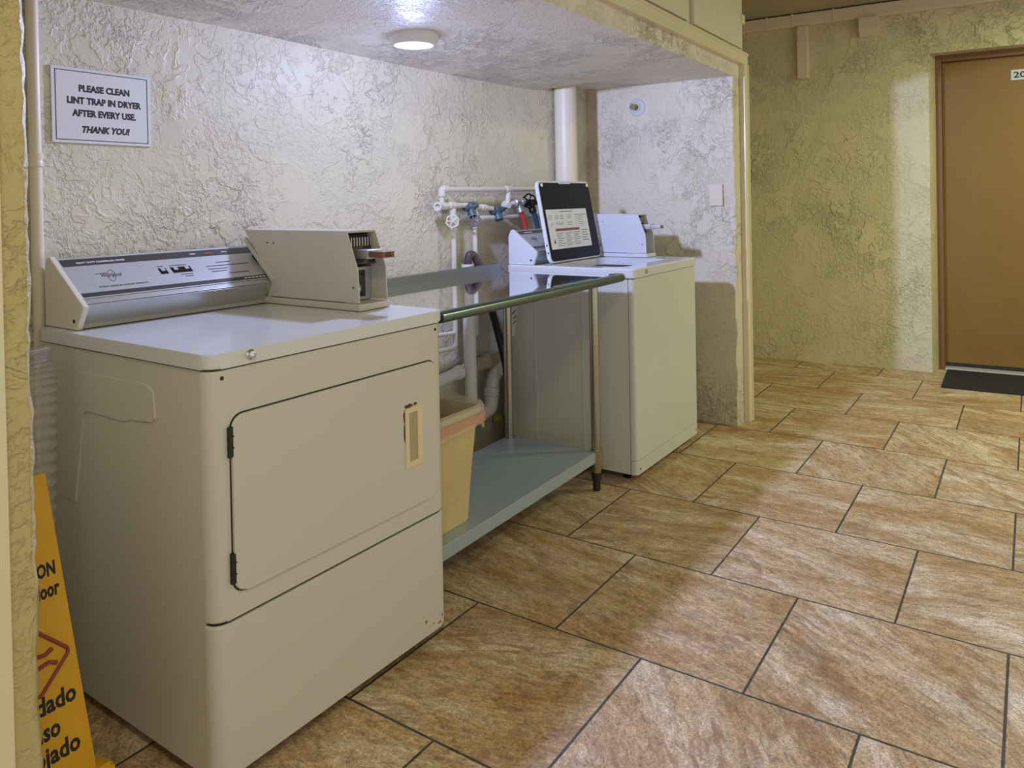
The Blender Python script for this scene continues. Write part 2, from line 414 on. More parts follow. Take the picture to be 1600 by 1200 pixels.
# casing round the alcove opening: a flat board with a stepped bead on the outer edge
def casing_profile(w): return [(0, 0), (0, .028), (w-.016, .028), (w-.014, .034), (w-.002, .034), (w, .032), (w, 0)]
bm = bmesh.new()      # right upright: local u goes outwards (+x), depth towards -y
prism(bm, [(3.168+u, -.133-d) for u, d in casing_profile(.067)], 'z', 0, 1.922); struct('trim_1', bm, 'trim')
bm = bmesh.new()
prism(bm, [(-.133-d, 1.922+u) for u, d in casing_profile(.064)], 'x', -.62, 3.235); struct('trim_2', bm, 'trim')
bm = bmesh.new()
prism(bm, [(-.440-u, -.133-d) for u, d in casing_profile(.108)], 'z', 0, 1.922); struct('trim_3', bm, 'trim')

# door in the deep reveal of the far wall
def far_face(name, pts, z0, z1, mat, parent=None, bev=.002):
    bm = bmesh.new(); far_prism(bm, pts, z0, z1, bev); return link(name, bm, mat, parent)
bm = bmesh.new(); far_prism(bm, [(.175, -1.86), (.175, -.958), (.215, -.958), (.215, -1.86)], .035, 2.105)
door = struct('door_1', bm, 'door')
bm = bmesh.new()
far_prism(bm, [(.13, -.957), (.13, -.916), (.34, -.916), (.34, -.957)], 0, 2.152, .003)
far_prism(bm, [(.13, -1.945), (.13, -.957), (.34, -.957), (.34, -1.945)], 2.108, 2.152, .003)
far_prism(bm, [(.13, -1.945), (.13, -1.863), (.34, -1.863), (.34, -1.945)], 0, 2.108, .003)
lab(link('door_frame', bm, 'doorframe', door), 'dark brown painted door frame')
bm = bmesh.new(); far_prism(bm, [(.10, -1.863), (.10, -.957), (.24, -.957), (.24, -1.863)], 0, .018, .003)
lab(link('threshold', bm, 'threshold', door), 'pale metal threshold strip')
bm = bmesh.new(); far_prism(bm, [(.171, -1.86), (.171, -.960), (.176, -.960), (.176, -1.86)], .020, .045)
link('door_sweep', bm, 'gap', door)
bm = bmesh.new(); far_prism(bm, [(.171, -1.53), (.171, -1.355), (.176, -1.355), (.176, -1.53)], 1.948, 2.016, .001)
pl = lab(link('number_plate', bm, 'plate', door), 'white number plate with black digits')
bm = bmesh.new(); p0 = far(.1705, -1.368)
text_bm(bm, '20', .056, (p0[0], p0[1], 1.963), (math.sin(AF), -math.cos(AF), 0), (0, 0, 1), 'LEFT', .0012, stretch=1.25)
link('digits', bm, 'ink', pl)

# ------------------------------------------------------------------ appliances
def appliance_text(bm, o, right, up, rows):
    for s, size, x, y, kw in rows: 
        p = Vector(o) + Vector(right)*x + Vector(up)*y
        text_bm(bm, s, size, p, right, up, **kw)

def console(root, x0, x1, back, zt, nose_y, nose_z, foot_y, z0, cap, title, dryer):
    """slanted control console: end caps, fascia with printed bands, lower moulding"""
    prof = [(back, z0), (back, zt-.034), (back-.012, zt-.006), (back-.026, zt), (nose_y, nose_z), (nose_y+.006, nose_z-.010), (foot_y, z0)]
    caps = []
    for xa in (x0, x1-.014):
        bm = bmesh.new(); prism(bm, prof, 'x', xa, xa+.014, .0025, 2); c = link('end_cap', bm, cap, root); caps.append(c)
    bm = bmesh.new(); lathe(bm, [(.0045, 0), (.0045, .002), (0, .002)], (x0, foot_y+.012, z0+.022), (-1, 0, 0), 14); link('screw', bm, 'screw', caps[0])
    # body shell slightly inside the caps
    ins = .007
    body = [(back-.004, z0+.002), (back-.004, zt-ins), (back-.030, zt-ins), (nose_y+.012, nose_z+.001), (nose_y+.014, nose_z-.006), (nose_y+.022, nose_z-.014), (foot_y+.012, z0+.012), (foot_y+.006, z0+.002)]
    bm = bmesh.new(); prism(bm, body, 'x', x0+.014, x1-.014); sh = link('console_body', bm, 'alu', root)
    a = Vector((0, nose_y+.012, nose_z+.001)); b_ = Vector((0, back-.030, zt-ins)); upv = (b_-a).normalized(); H = (b_-a).length
    rt = Vector((1, 0, 0)); L = x1-x0-.028; o = Vector((x0+.014, a.y, a.z))
    bm = bmesh.new(); frame_box(bm, o, rt, upv, 0, L, H*.13, H*.99, 0, .0022, .0006); fas = link('fascia', bm, 'silver', sh)
    bm = bmesh.new()
    frame_box(bm, o, rt, upv, .004, L, H*.80, H*.95, .0022, .0026)
    frame_box(bm, o, rt, upv, .004, L, H*.15, H*.23, .0022, .0026)
    lab(link('stripes', bm, 'darkstripe', fas), 'dark printed bands')
    bm = bmesh.new(); frame_box(bm, o, rt, upv, 0, L, H*.02, H*.045, .0002, .003, .001); link('moulding', bm, 'alu', sh)
    wi, di = bmesh.new(), bmesh.new()
    text_bm(wi, title, H*.050, o+rt*(.040 if dryer else .05)+upv*H*.845+rt.cross(upv)*.0028, rt, upv, 'LEFT', .0002, stretch=.84)
    n = rt.cross(upv)
    # script trademark with its ring
    lx = .078 if dryer else .06
    text_bm(di, 'Whirlpool', H*.115, o+rt*lx+upv*H*.52+n*.0024, rt, upv, 'LEFT', .0001, .45, stretch=.58)
    ring = [o+rt*(lx+.029+.010*math.cos(t)+.005*math.sin(t))+upv*(H*.545+H*.12*math.sin(t))+n*.0024 for t in [2*math.pi*i/24 for i in range(25)]]
    tube(di, ring, .0006, 6)
    tube(di, [o+rt*(lx-.010)+upv*H*.60+n*.0024, o+rt*(lx+.018)+upv*H*.605+n*.0024], .0008, 6)
    if dryer:
        text_bm(di, 'WORLD LEADER IN LAUNDRY PRODUCTS', H*.045, o+rt*.056+upv*H*.31+n*.0024, rt, upv, 'LEFT', 0, stretch=.80)
        for (sx, sw) in ((.240, .022), (.276, .060)):
            bm = bmesh.new(); frame_box(bm, o, rt, upv, sx, sx+sw, H*.47, H*.60, .0022, .0034, .0008); swp = lab(link('switch_bezel', bm, 'black', fas), 'black switch bezel')
            for kx in ([.004] if sw < .03 else [.006, .040]):
                bm = bmesh.new(); frame_box(bm, o, rt, upv, sx+kx, sx+kx+.012, H*.52, H*.59, .0034, .0065, .001); lab(link('switch_button', bm, 'silver', swp), 'grey push button')
            frame_box(di, o, rt, upv, sx, sx+sw*.9, H*.635, H*.65, .0022, .0024)
        frame_box(di, o, rt, upv, .292, .330, H*.415, H*.43, .0022, .0024)
        frame_box(di, o, rt, upv, .302, .328, H*.37, H*.385, .0022, .0024)
        for i, (xa, xb, yy) in enumerate(((.425, .475, .62), (.385, .530, .54), (.385, .450, .47), (.390, .440, .41), (.440, .510, .34))):
            frame_box(di, o, rt, upv, xa, xb, H*yy, H*(yy+.018), .0022, .0024)
        bm = bmesh.new(); frame_box(bm, o, rt, upv,   .415, .437, H*.865, H*.885, .0026, .003); lab(link('indicator', bm, 'redlight', fas), 'small red indicator')
        for xa in (.365, .47): frame_box(wi, o, rt, upv, xa, xa+.018, H*.868, H*.884, .0026, .003)
        for i in range(7): frame_box(wi, o, rt, upv, .475+i*.013, .484+i*.013, H*.178, H*.20, .0026, .0029)
    else:
        frame_box(di, o, rt, upv, .10, .40, H*.30, H*.315, .0022, .0024)
    lab(link('band_lettering', wi, 'whiteink', fas), 'white lettering on the dark band')
    lab(link('panel_lettering', di, 'ink', fas), 'black lettering and script logo')

def coin_box(root, x0, x1, yb, z0, dz, mat, front=0.0):
    """coin meter: side plates with a kneed front, hood, recessed vault with lock, slide mechanism"""
    f = front
    side = [(yb, z0+.022), (yb, z0+dz), (f+.045, z0+dz-.003), (f+.004, z0+dz*.52), (f, z0+.022)]
    # the rear lower corner follows the console slope
    side = [(yb, z0+dz), (f+.045, z0+dz-.003), (f+.004, z0+dz*.52), (f, z0+.022), (yb-.115, z0+.022), (yb-.14, z0+.065)]
    t = .004
    bm = bmesh.new(); prism(bm, side, 'x', x0, x0+t, .001, 1); sl = link('side_plate', bm, mat, root)
    for q in ((yb-.115, z0+dz-.04), (yb-.145, z0+dz-.04), (f+.022, z0+.065)):
        bm = bmesh.new(); lathe(bm, [(.0028, 0), (.0028, .0008), (0, .001)], (x0, q[0], q[1]), (-1, 0, 0), 10); link('rivet', bm, 'screw', sl)
    bm = bmesh.new(); prism(bm, side, 'x', x1-t, x1, .001, 1); link('side_plate', bm, mat, root)
    bm = bmesh.new(); prism(bm, [(yb, z0+dz), (yb, z0+dz-.004), (f+.047, z0+dz-.008), (f+.045, z0+dz-.002)], 'x', x0+t, x1-t); h = link('hood', bm, mat, root)
    # edge gasket that follows the console and base tray
    bm = bmesh.new()
    path = [(yb-.004, z0+dz-.030), (yb-.143, z0+.068), (yb-.118, z0+.014)]
    for (p, q) in zip(path, path[1:]):
        d = Vector((0, q[0]-p[0], q[1]-p[1])); frame_box(bm, (x0-.004, p[0], p[1]), (1, 0, 0), d.normalized(), 0, .012, 0, d.length, -.006, .006, .001)
    link('flange', bm, mat, root)
    bm = bmesh.new(); box(bm, x0-.006, x1+.004, f-.006, yb-.09, z0+.0005, z0+.020, .004); link('base_tray', bm, mat, root)
    # vault door, recessed
    vf = f+.060
    bm = bmesh.new(); box(bm, x0+t, x1-t, vf, yb-.03, z0+.022, z0+dz*.52, .0015); v = lab(link('vault', bm, 'zinc', root), 'bare metal coin vault')
    bm = bmesh.new(); box(bm, x0+t+.006, x1-t-.030, vf-.004, vf+.002, z0+.032, z0+dz*.48, .001); vd = lab(link('vault_door', bm, 'mech', v), 'dark vault door')
    cx = (x0+x1)/2-.014; cz = z0+dz*.25
    bm = bmesh.new(); lathe(bm, [(.016, 0), (.016, .004), (.011, .006), (.011, .004), (0, .004)], (cx, vf-.004, cz), (0, -1, 0), 24); box(bm, cx-.002, cx+.002, vf-.010, vf-.006, cz-.007, cz+.007); link('lock', bm, 'chrome', v)
    for sz in (z0+.040, z0+dz*.43):
        bm = bmesh.new(); lathe(bm, [(.007, 0), (.006, .003), (0, .004)], (x1-t-.040, vf-.004, sz), (0, -1, 0), 14); link('screw', bm, 'screw', v)
    # coin mechanism above
    zm = z0+dz*.56
    bm = bmesh.new(); prism(bm, [(yb-.03, zm), (yb-.03, z0+dz-.010), (f+.075, z0+dz-.012), (f+.040, zm+.004), (f+.040, zm)], 'x', x0+t+.002, x1-t-.002, .001, 1); mech = link('coin_mechanism', bm, 'mech', root)
    bm = bmesh.new()
    for i in range(9):
        xx = x0+t+.010+i*(x1-x0-2*t-.020)/8
        box(bm, xx-.0016, xx+.0016, f+.052, f+.070, z0+dz*.79, z0+dz*.90)
    link('coin_slots', bm, 'zinc', mech)
    xs = x0+.056; zs = z0+dz*.70
    bm = bmesh.new(); box(bm, xs-.030, xs+.030, f-.010, f+.080, zs-.014, zs+.012, .003); sl = lab(link('slide_guide', bm, 'zinc', mech), 'metal slide guide')
    bm = bmesh.new(); box(bm, xs-.024, xs+.024, f-.062, f-.005, zs-.010, zs+.008, .002); s2 = link('coin_slide', bm, 'bronze' if mat == 'coinbox' else 'zinc', sl)
    bm = bmesh.new(); text_bm(bm, 'U.S.', .016, (xs, f-.0625, zs-.0065), (1, 0, 0), (0, 0, 1), 'CENTER', .0004); 
    lab(link('slide_lettering', bm, 'ink', s2), 'stamped letters on the slide')

def front_shell(bm, W, D, z0, z1, r=.032, y_side=.035, bev=.006):
    """front panel with rolled vertical corners"""
    pts = [(0, y_side), (0, r)]
    pts = [(0.0, y_side)]
    for i in range(9):
        a = R(180+90*i/8); pts.append((r+r*math.cos(a), r+r*math.sin(a)))
    for i in range(9):
        a = R(270+90*i/8); pts.append((W-r+r*math.cos(a), r+r*math.sin(a)))
    pts.append((W, y_side))
    t = bmesh.new(); prism(t, pts, 'z', z0, z1)
    es = [e for e in t.edges if abs(e.verts[0].co.z-e.verts[1].co.z) < 1e-6 and max(e.verts[0].co.y, e.verts[1].co.y) < y_side+1e-6 and not (e.verts[0].co.y > y_side-1e-6 and e.verts[1].co.y > y_side-1e-6)]
    bmesh.ops.bevel(t, geom=es, offset=bev, segments=3, profile=.5, affect='EDGES')
    merge(bm, t); return bm
def hole(root, x, z, y=0.0, r=.0045, name='screw'):
    bm = bmesh.new(); lathe(bm, [(r, 0), (r*.9, .0012), (0, .0012)], (x, y, z), (0, -1, 0), 14); return link(name, bm, 'screw', root)

# ---- dryer
DW, DD = .734, .738
dry = empty('dryer', (0, 0, 0), R(-1.493), 'almond-white front-loading coin dryer with a large square door, nearest the camera', 'dryer')
bm = bmesh.new(); box(bm, .002, DW-.002, .036, DD, .035, .878, .003); cab = link('cabinet', bm, 'enamel', dry)
bm = bmesh.new()
emb = [(.625, .822), (.235, .828), (.205, .815), (.200, .757), (.215, .745), (.300, .742), (.330, .730), (.495, .735), (.512, .722), (.560, .500), (.640, .500)]
prism(bm, emb, 'x', -.0012, .004, .0018, 2); link('pressed_panel', bm, 'enamel', cab)
bm = bmesh.new(); front_shell(bm, DW, DD, .359, .878); fp = link('front_panel', bm, 'enamel', dry)
bm = bmesh.new(); front_shell(bm, DW, DD, .035, .353); link('lower_panel', bm, 'enamel', dry)
bm = bmesh.new(); prism(bm, rrect(.006, DW-.006, .006, .10, .028), 'z', .345, .367); link('panel_gap', bm, 'gap', dry)
bm = bmesh.new(); prism(bm, rrect(.006, DW-.006, .006, .70, .028), 'z', .872, .884); link('lid_gap', bm, 'gap', dry)
bm = bmesh.new(); prism(bm, rrect(-.004, DW+.003, -.006, DD, .03), 'z', .882, .914, .006, 3); lid = link('top_lid', bm, 'lidtop', dry)
bm = bmesh.new(); lathe(bm, [(.011, 0), (.011, .004), (.008, .006), (.008, .012), (.0045, .013), (.0045, .011), (0, .011)], (.094, -.006, .901), (0, -1, 0), 22); lk = link('lock', bm, 'chrome', lid)
hole(fp, .030, .862); hole(fp, .700, .863)
# door: raised panel framed by a dark groove
bm = bmesh.new(); prism(bm, rrect(.0432, .6968, .4072, .7838, .032), 'y', -.0012, .002); link('door_groove', bm, 'gap', fp)
bm = bmesh.new(); prism(bm, rrect(.046, .694, .410, .781, .030), 'y', -.0075, .001, .0035, 3); dd = link('door', bm, 'enamel', dry)
for zz in (.727, .465):
    bm = bmesh.new(); box(bm, .038, .050, -.0075, .0, zz-.032, zz+.032, .0015)
    for k in (-.012, .012): box(bm, .0375, .0505, -.0085, -.001, zz+k-.001, zz+k+.001)
    lab(link('hinge', bm, 'screw', dd), 'dark metal hinge')
bm = bmesh.new()
for (a_, b_, c_, d_) in ((.563, .630, .516, .532), (.563, .630, .660, .674), (.563, .577, .530, .662), (.610, .630, .530, .662)): box(bm, a_, b_, -.0115, -.005, c_, d_, .0012)
hd = lab(link('handle', bm, 'handle_pl', dd), 'ivory recessed plastic handle')
bm = bmesh.new(); box(bm, .575, .612, -.0085, -.004, .530, .662); lab(link('handle_recess', bm, 'handle_shade', hd), 'grip recess with shade painted into its colour')
random.seed(3)
def patch(bm, cx, cz, rx, rz, y, n=14):
    pts = [(cx+rx*math.cos(2*math.pi*i/n)*random.uniform(.6, 1.1), cz+rz*math.sin(2*math.pi*i/n)*random.uniform(.6, 1.1)) for i in range(n)]
    prism(bm, pts, 'y', y, y+.0012)
for (cx, cz, rx, rz, yy) in ((.580, .679, .018, .006, -.0082), (.562, .655, .0045, .018, -.0082), (.561, .61, .003, .03, -.0082), (.605, .680, .008, .004, -.0082), (.50, .779, .012, .0022, -.0062), (.565, .779, .010, .0022, -.0062), (.585, .779, .006, .0022, -.0062)):
    bm = bmesh.new(); patch(bm, cx, cz, rx, rz, yy); lab(link('rust_chip', bm, 'rust', dd), 'brown rust where the paint has chipped')
for (cx, cz, rx, rz) in ((.640, .075, .006, .006), (.694, .050, .010, .004), (.670, .058, .004, .003), (.706, .066, .003, .004)):
    bm = bmesh.new(); patch(bm, cx, cz, rx, rz, -.0006); link('rust_speck', bm, 'rust_light', dry)
for xx in (.05, DW-.05):
    for yy in (.07, DD-.06):
        bm = bmesh.new(); lathe(bm, [(.018, 0), (.018, .010), (.008, .012), (.008, .036)], (xx, yy, 0), n=16); link('foot', bm, 'black', dry)
console(dry, .020, DW-.015, .738, 1.094, .540, .975, .574, .915, 'console_cap', 'HEAVY DUTY COMMERCIAL DRYER', True)
cb = coin_box(dry, .590, .704, .690, .9145, .226, 'coinbox', .180)

# ---- washer
WW, WD = .720, .654
wsh = empty('washing_machine', (2.049, -.0066, 0), R(-.962), 'white top-loading coin washer with its lid standing open, beside the steel table', 'washing machine')
bm = bmesh.new(); box(bm, .002, WW-.002, .030, WD, .030, .872, .003); wc = link('cabinet', bm, 'enamel_w', wsh)
bm = bmesh.new(); box(bm, -.0008, .003, .25, .256, .05, .86); box(bm, -.0008, .003, .50, .506, .05, .86); link('side_seam', bm, 'enamel_w', wc)
bm = bmesh.new(); front_shell(bm, WW, WD, .092, .872, .018, .026, .004); wf = link('front_panel', bm, 'enamel_w', wsh)
bm = bmesh.new(); front_shell(bm, WW, WD, .030, .0905, .018, .026, .003); wk = link('kick_panel', bm, 'enamel_w', wsh)
hole(wk, .035, .052); hole(wk, .690, .052)
bm = bmesh.new(); box(bm, .004, WW-.004, .008, .60, .866, .878); link('lid_gap', bm, 'gap', wsh)
# deck with the tub opening: ring of four slabs, tub inside
DK0, DK1 = .875, .914
LX0, LX1, LY0, LY1 = .075, .560, .085, .440
bm = bmesh.new()
out = rrect(-.006, WW+.004, -.006, WD, .022); inn = rrect(LX0, LX1, LY0, LY1, .05)
t = bmesh.new()
def loop(pts, z): return [t.verts.new((x, y, z)) for x, y in pts]
oT, oB, iT, iB = loop(out, DK1-.005), loop(out, DK0), loop(inn, DK1), loop(inn, DK0)
o2 = loop([(x+(.005 if x < .3 else -.005), y+(.005 if y < .3 else -.005)) for x, y in out], DK1)
n_ = len(out)
for i in range(n_):
    j = (i+1) % n_
    t.faces.new([oB[i], oB[j], oT[j], oT[i]]); t.faces.new([oT[i], oT[j], o2[j], o2[i]])
    t.faces.new([o2[i], o2[j], iT[j], iT[i]]); t.faces.new([iT[i], iT[j], iB[j], iB[i]]); t.faces.new([iB[i], iB[j], oB[j], oB[i]])
merge(bm, t); wt = link('top_deck', bm, 'lidtop', wsh)
bm = bmesh.new(); lathe(bm, [(0, .60), (.20, .60), (.215, .62), (.215, .8745), (.23, .8745)], (.317, .262, 0), n=40)
for f in list(bm.faces):
    if len(f.verts) > 4: bm.faces.remove(f)
link('tub', bm, 'lidtop', wsh)
bm = bmesh.new(); lathe(bm, [(.010, 0), (.010, .003), (.006, .005), (0, .005)], (.112, -.006, .896), (0, -1, 0), 20); link('lock', bm, 'brass', wt)
bm = bmesh.new(); box(bm, .585, .645, .120, .135, .9135, .9155, .0006); link('latch_slot', bm, 'chrome', wt)
# lid, leaning back on the console
lt = math.atan2(.072, .39); LH = .394
lup = Vector((0, math.sin(lt), math.cos(lt))); lrt = Vector((1, 0, 0)); lo = Vector((.064, .458, .918))
def lidbox(bm, x0, x1, y0, y1, z0, z1, bev=0): return frame_box(bm, lo, lrt, lup, x0, x1, y0, y1, z0, z1, bev)
def lidprism(bm, pts, z0, z1, bev=0, seg=2):
    mx = Matrix((lrt, lup, lrt.cross(lup))).transposed().to_4x4(); mx.translation = lo
    t = bmesh.new(); prism(t, pts, 'z', z0, z1, bev, seg); merge(bm, t, mx); return bm
bm = bmesh.new(); lidprism(bm, rrect(0, .497, 0, LH, .022), -.006, .012, .005, 3); ld = lab(link('lid', bm, 'lidtop', wsh), 'white lid with black inside face')
bm = bmesh.new(); lidprism(bm, rrect(.007, .490, .007, LH-.010, .020), .0115, .0145, .001, 1); lin = lab(link('lid_lining', bm, 'black', ld), 'black inside face of the lid')
for xx in (.028, .469):
    bm = bmesh.new(); lathe(bm, [(.009, 0), (.009, .004), (.005, .006), (0, .006)], lo+lrt*xx+lup*(LH-.022)+lrt.cross(lup)*.0145, lrt.cross(lup), 16); lab(link('bumper', bm, 'handle_pl', ld), 'small ivory rubber bumper')
bm = bmesh.new(); lidbox(bm, .19, .30, LH-.016, LH-.002, .012, .0158, .002); link('finger_grip', bm, 'lidtop', ld)
for yy in (.05, .085):
    bm = bmesh.new(); lathe(bm, [(.004, 0), (.004, .001), (0, .001)], lo+lup*yy+lrt.cross(lup)*.004, (-1, 0, 0), 10); link('screw', bm, 'screw', ld)
_lb0 = lidbox
def lidbox(bm, x0, x1, y0, y1, z0, z1, bev=0): return _lb0(bm, x0-.016, x1-.016, .062+(y0-.115)*1.25, .062+(y1-.115)*1.25, z0, z1, bev)
bm = bmesh.new(); lidbox(bm, .040, .430, .115, .268, .0145, .0150); lb = lab(link('instruction_label', bm, 'paper', ld), 'white printed instruction label')
bm = bmesh.new(); lidbox(bm, .100, .330, .196-.013, .196-.003, .0150, .0153); lab(link('warning_band', bm, 'redink', lb), 'red warning band')
bm = bmesh.new(); Z0, Z1 = .0150, .0153
lidbox(bm, .165, .285, .2575, .2605, Z0, Z1)
for cx in (.072, .130, .180, .250):
    for k in range(3): lidbox(bm, cx-.018, cx+.018-.006*(k == 2), .243-.006*k, .2445-.006*k, Z0, Z1)
tube(bm, [lo+lrt*(.049+.02*i/5)+lup*(.172+.020*i/5)+lrt.cross(lup)*.0152 for i in range(6)], .0010, 5)
for cx in (.125, .150, .172): tube(bm, [lo+lrt*(cx-.016+.008*math.sin(t*1.0))+lup*(.184+.007*math.cos(t*2))+lrt.cross(lup)*.0152 for t in [i*.7 for i in range(10)]], .0009, 5)
tube(bm, [lo+lrt*(.209+dx)+lup*(.176+dy)+lrt.cross(lup)*.0152 for dx, dy in ((0, 0), (.005, .014), (.020, .010), (.035, .016), (.042, .002), (.02, .0), (0, 0))], .0009, 5)
for (xa, xb, ya, yb_) in ((.310, .312, .195, .245), (.310, .420, .243, .245)): lidbox(bm, xa, xb, ya, yb_, Z0, Z1)
for k in range(6): lidbox(bm, .330, .395-.01*(k % 3), .236-.0075*k, .2375-.0075*k, Z0, Z1)
for cx in (.105, .185, .265):
    for k in range(8): lidbox(bm, cx, cx+.066-.012*((k*7) % 3), .174-.0068*k, .1758-.0068*k, Z0, Z1)
for k in range(5): lidbox(bm, .350, .410-.012*(k % 2), .180-.010*k, .183-.010*k, Z0, Z1)
lidprism(bm, [(.050, .090), (.072, .090), (.061, .112)], Z0, Z1)
lab(link('label_print', bm, 'greyink', lb), 'small printed pictures and text lines')
console(wsh, .010, WW-.010, .650, 1.080, .490, .973, .512, .915, 'console_cap_w', 'COMMERCIAL WASHER', False)
coin_box(wsh, .602, .704, .600, .9145, .222, 'coinbox_w', .212)
for xx in (.05, WW-.05):
    for yy in (.07, WD-.06):
        bm = bmesh.new(); lathe(bm, [(.018, 0), (.018, .008), (.008, .010), (.008, .031)], (xx, yy, 0), n=16); link('foot', bm, 'black', wsh)

# ------------------------------------------------------------------ steel work table
TX0, TX1, TY0, TY1, TZ = .742, 1.972, 0.0, .618, .895
tb = empty('work_table', ((TX0+TX1)/2, .3, 0), 0, 'stainless steel work table with low upstand and galvanised undershelf between the machines', 'table')
tb_c = Vector(((TX0+TX1)/2, .3, 0))
def tbl(name, bm, mat, parent=None):
    bmesh.ops.translate(bm, verts=bm.verts, vec=-tb_c); return link(name, bm, mat, parent or tb)
bm = bmesh.new(); box(bm, TX0+.032, TX1, TY0+.006, TY1, TZ-.018, TZ, .002); top = tbl('table_top', bm, 'steel')
bm = bmesh.new()
path = fillet([(TX0, TY0, TZ-.006), (TX1-.012, TY0, TZ-.006), (TX1-.012, .06, TZ-.012)], .03, 6)
tube(bm, path, .0175, 20); lab(tbl('rolled_edge', bm, 'bar', top), 'rounded front edge of the table top')
bm = bmesh.new(); box(bm, TX0+.032, TX1-.010, TY1-.004, TY1+.012, TZ-.018, TZ+.036, .0025); tbl('backsplash', bm, 'steel_side', top)
bm = bmesh.new(); box(bm, TX0+.02, TX1-.03, .10, .52, TZ-.045, TZ-.019, .003); tbl('apron_channel', bm, 'galv', top)
SX0, SX1, SY0, SY1, SZ = .80, 1.885, .100, .540, .166
bm = bmesh.new(); box(bm, SX0, SX1, SY0, SY1, SZ-.046, SZ, .003); tbl('undershelf', bm, 'galv')
for lx in (.815, 1.897):
    for ly in (.108, .520):
        xx = lx if ly < .3 else (lx-.032 if lx > 1.5 else lx)
        bm = bmesh.new(); lathe(bm, [(.0195, .075), (.0195, TZ-.045)], (xx, ly, 0), n=24); lg = tbl('leg', bm, 'leg')
        bm = bmesh.new(); lathe(bm, [(.0245, SZ-.070), (.0245, SZ+.006)], (xx, ly, 0), n=24); tbl('collar', bm, 'leg', lg)
        bm = bmesh.new(); lathe(bm, [(.013, 0), (.016, .004), (.0155, .045), (.021, .047), (.021, .076)], (xx, ly, 0), n=20); tbl('bullet_foot', bm, 'screw', lg)

# ------------------------------------------------------------------ waste bin and its bag on the undershelf
bn = Vector((.95, .222, SZ))
def bin_ring(k, grow=0.0, n=40):
    x0, x1 = (.825-.045*k)-grow, (1.075+.037*k)+grow; y0, y1 = (.152-.027*k)-grow, (.292+.028*k)+grow
    return rrect(x0, x1, y0, y1, .03+.01*k, 9)
BH = .372
t = bmesh.new(); rings = []
for (k, z, g_) in ((0, .0005, 0), (0, .004, .002), (.5, BH*.5, 0), (1, BH-.02, 0), (1, BH-.018, .008), (1, BH, .008), (1, BH, -.002), (.5, BH*.5, -.004), (0, .01, -.004)):
    rings.append([t.verts.new((x, y, SZ+z)) for x, y in bin_ring(k, g_)])
for A, B in zip(rings, rings[1:]):
    for i in range(len(A)): t.faces.new([A[i], A[(i+1) % len(A)], B[(i+1) % len(A)], B[i]])
t.faces.new(rings[0]); t.faces.new(rings[-1][::-1])
bmesh.ops.translate(t, verts=t.verts, vec=-bn)
o = link('waste_bin', t, 'bin'); o.location = bn
tag(o, 'tan plastic waste bin standing on the undershelf beside the dryer', 'bin')
random.seed(11)
def liner_ring(k, z, g_, amp, zamp, ph):
    pts = bin_ring(k, g_); n = len(pts); cx = sum(p[0] for p in pts)/n; cy = sum(p[1] for p in pts)/n; out = []
    for i, (x, y) in enumerate(pts):
        a = 2*math.pi*i/n; w = math.sin(a*9+ph)+.6*math.sin(a*17+ph*2.3)
        d = Vector((x-cx, y-cy, 0)).normalized(); p = Vector((x, y, SZ+z+zamp*(math.sin(a*5+ph)+.6*math.sin(a*11+ph*1.7)))) + d*amp*(w+1.4)
        out.append(p-bn)
    return out
def strip(bm, specs, mi=0):
    rings = [[bm.verts.new(p) for p in liner_ring(*s)] for s in specs]
    for A, B in zip(rings, rings[1:]):
        for i in range(len(A)): bm.faces.new([A[i], A[(i+1) % len(A)], B[(i+1) % len(A)], B[i]])
bm = bmesh.new()
strip(bm, [(.86, BH*.62, -.014, .0004, .0, 1), (1, BH-.03, -.010, .0008, .0, 1), (1, BH+.004, -.004, .002, .005, 1), (1, BH+.014, .007, .0022, .006, 1), (1, BH+.002, .013, .0026, .005, 1.2), (1, BH-.018, .0125, .0035, .004, 1.5), (.95, BH-.040, .0125, .004, .007, 2), (.92, BH-.060, .012, .0055, .017, 2.4)])
bl = link('bin_liner', bm, 'liner'); bl.location = bn
tag(bl, 'clear plastic bag with an orange drawstring folded over the tan bin rim', 'bag')
bm = bmesh.new()
strip(bm, [(1, BH-.017, .0150, .0036, .005, 1.55), (.97, BH-.030, .0155, .0042, .006, 1.8), (.95, BH-.046, .0155, .0042, .010, 2.3)])
lab(link('drawstring_band', bm, 'liner_fold', bl), 'orange drawstring band')

# ------------------------------------------------------------------ caution floor sign between the wall and the dryer
fs = empty('floor_sign', (-.227, .255, 0), 0, 'yellow folding wet-floor caution sign tucked between wall and dryer', 'sign')
LEAN = math.atan2(.10, .68)
fup = Vector((0, math.sin(LEAN), math.cos(LEAN))); frt = Vector((1, 0, 0)); fo = Vector((0, -.055, .012)); FH = .672
def fsprism(bm, pts, z0, z1, bev=0):
    mx = Matrix((frt, fup, frt.cross(fup))).transposed().to_4x4(); mx.translation = fo
    t = bmesh.new(); prism(t, pts, 'z', z0, z1, bev); merge(bm, t, mx); return bm
bm = bmesh.new(); fsprism(bm, [(-.097, .0), (.097, .0), (.092, .09), (.053, FH-.004), (.050, FH), (-.050, FH), (-.053, FH-.004), (-.092, .09)], -.010, 0, .003); fp_ = link('front_board', bm, 'yellow', fs)
for s_ in (-1, 1):
    bm = bmesh.new(); fsprism(bm, rrect(min(s_*.074, s_*.123), max(s_*.074, s_*.123), -.010, .070, .012), -.030, .014, .005)
    link('foot_pad', bm, 'yellow', fp_)
t = bmesh.new(); fup2 = Vector((0, -math.sin(LEAN*.55), math.cos(LEAN*.55)))
mx = Matrix((frt, fup2, frt.cross(fup2))).transposed().to_4x4(); mx.translation = Vector((0, .105, .004))
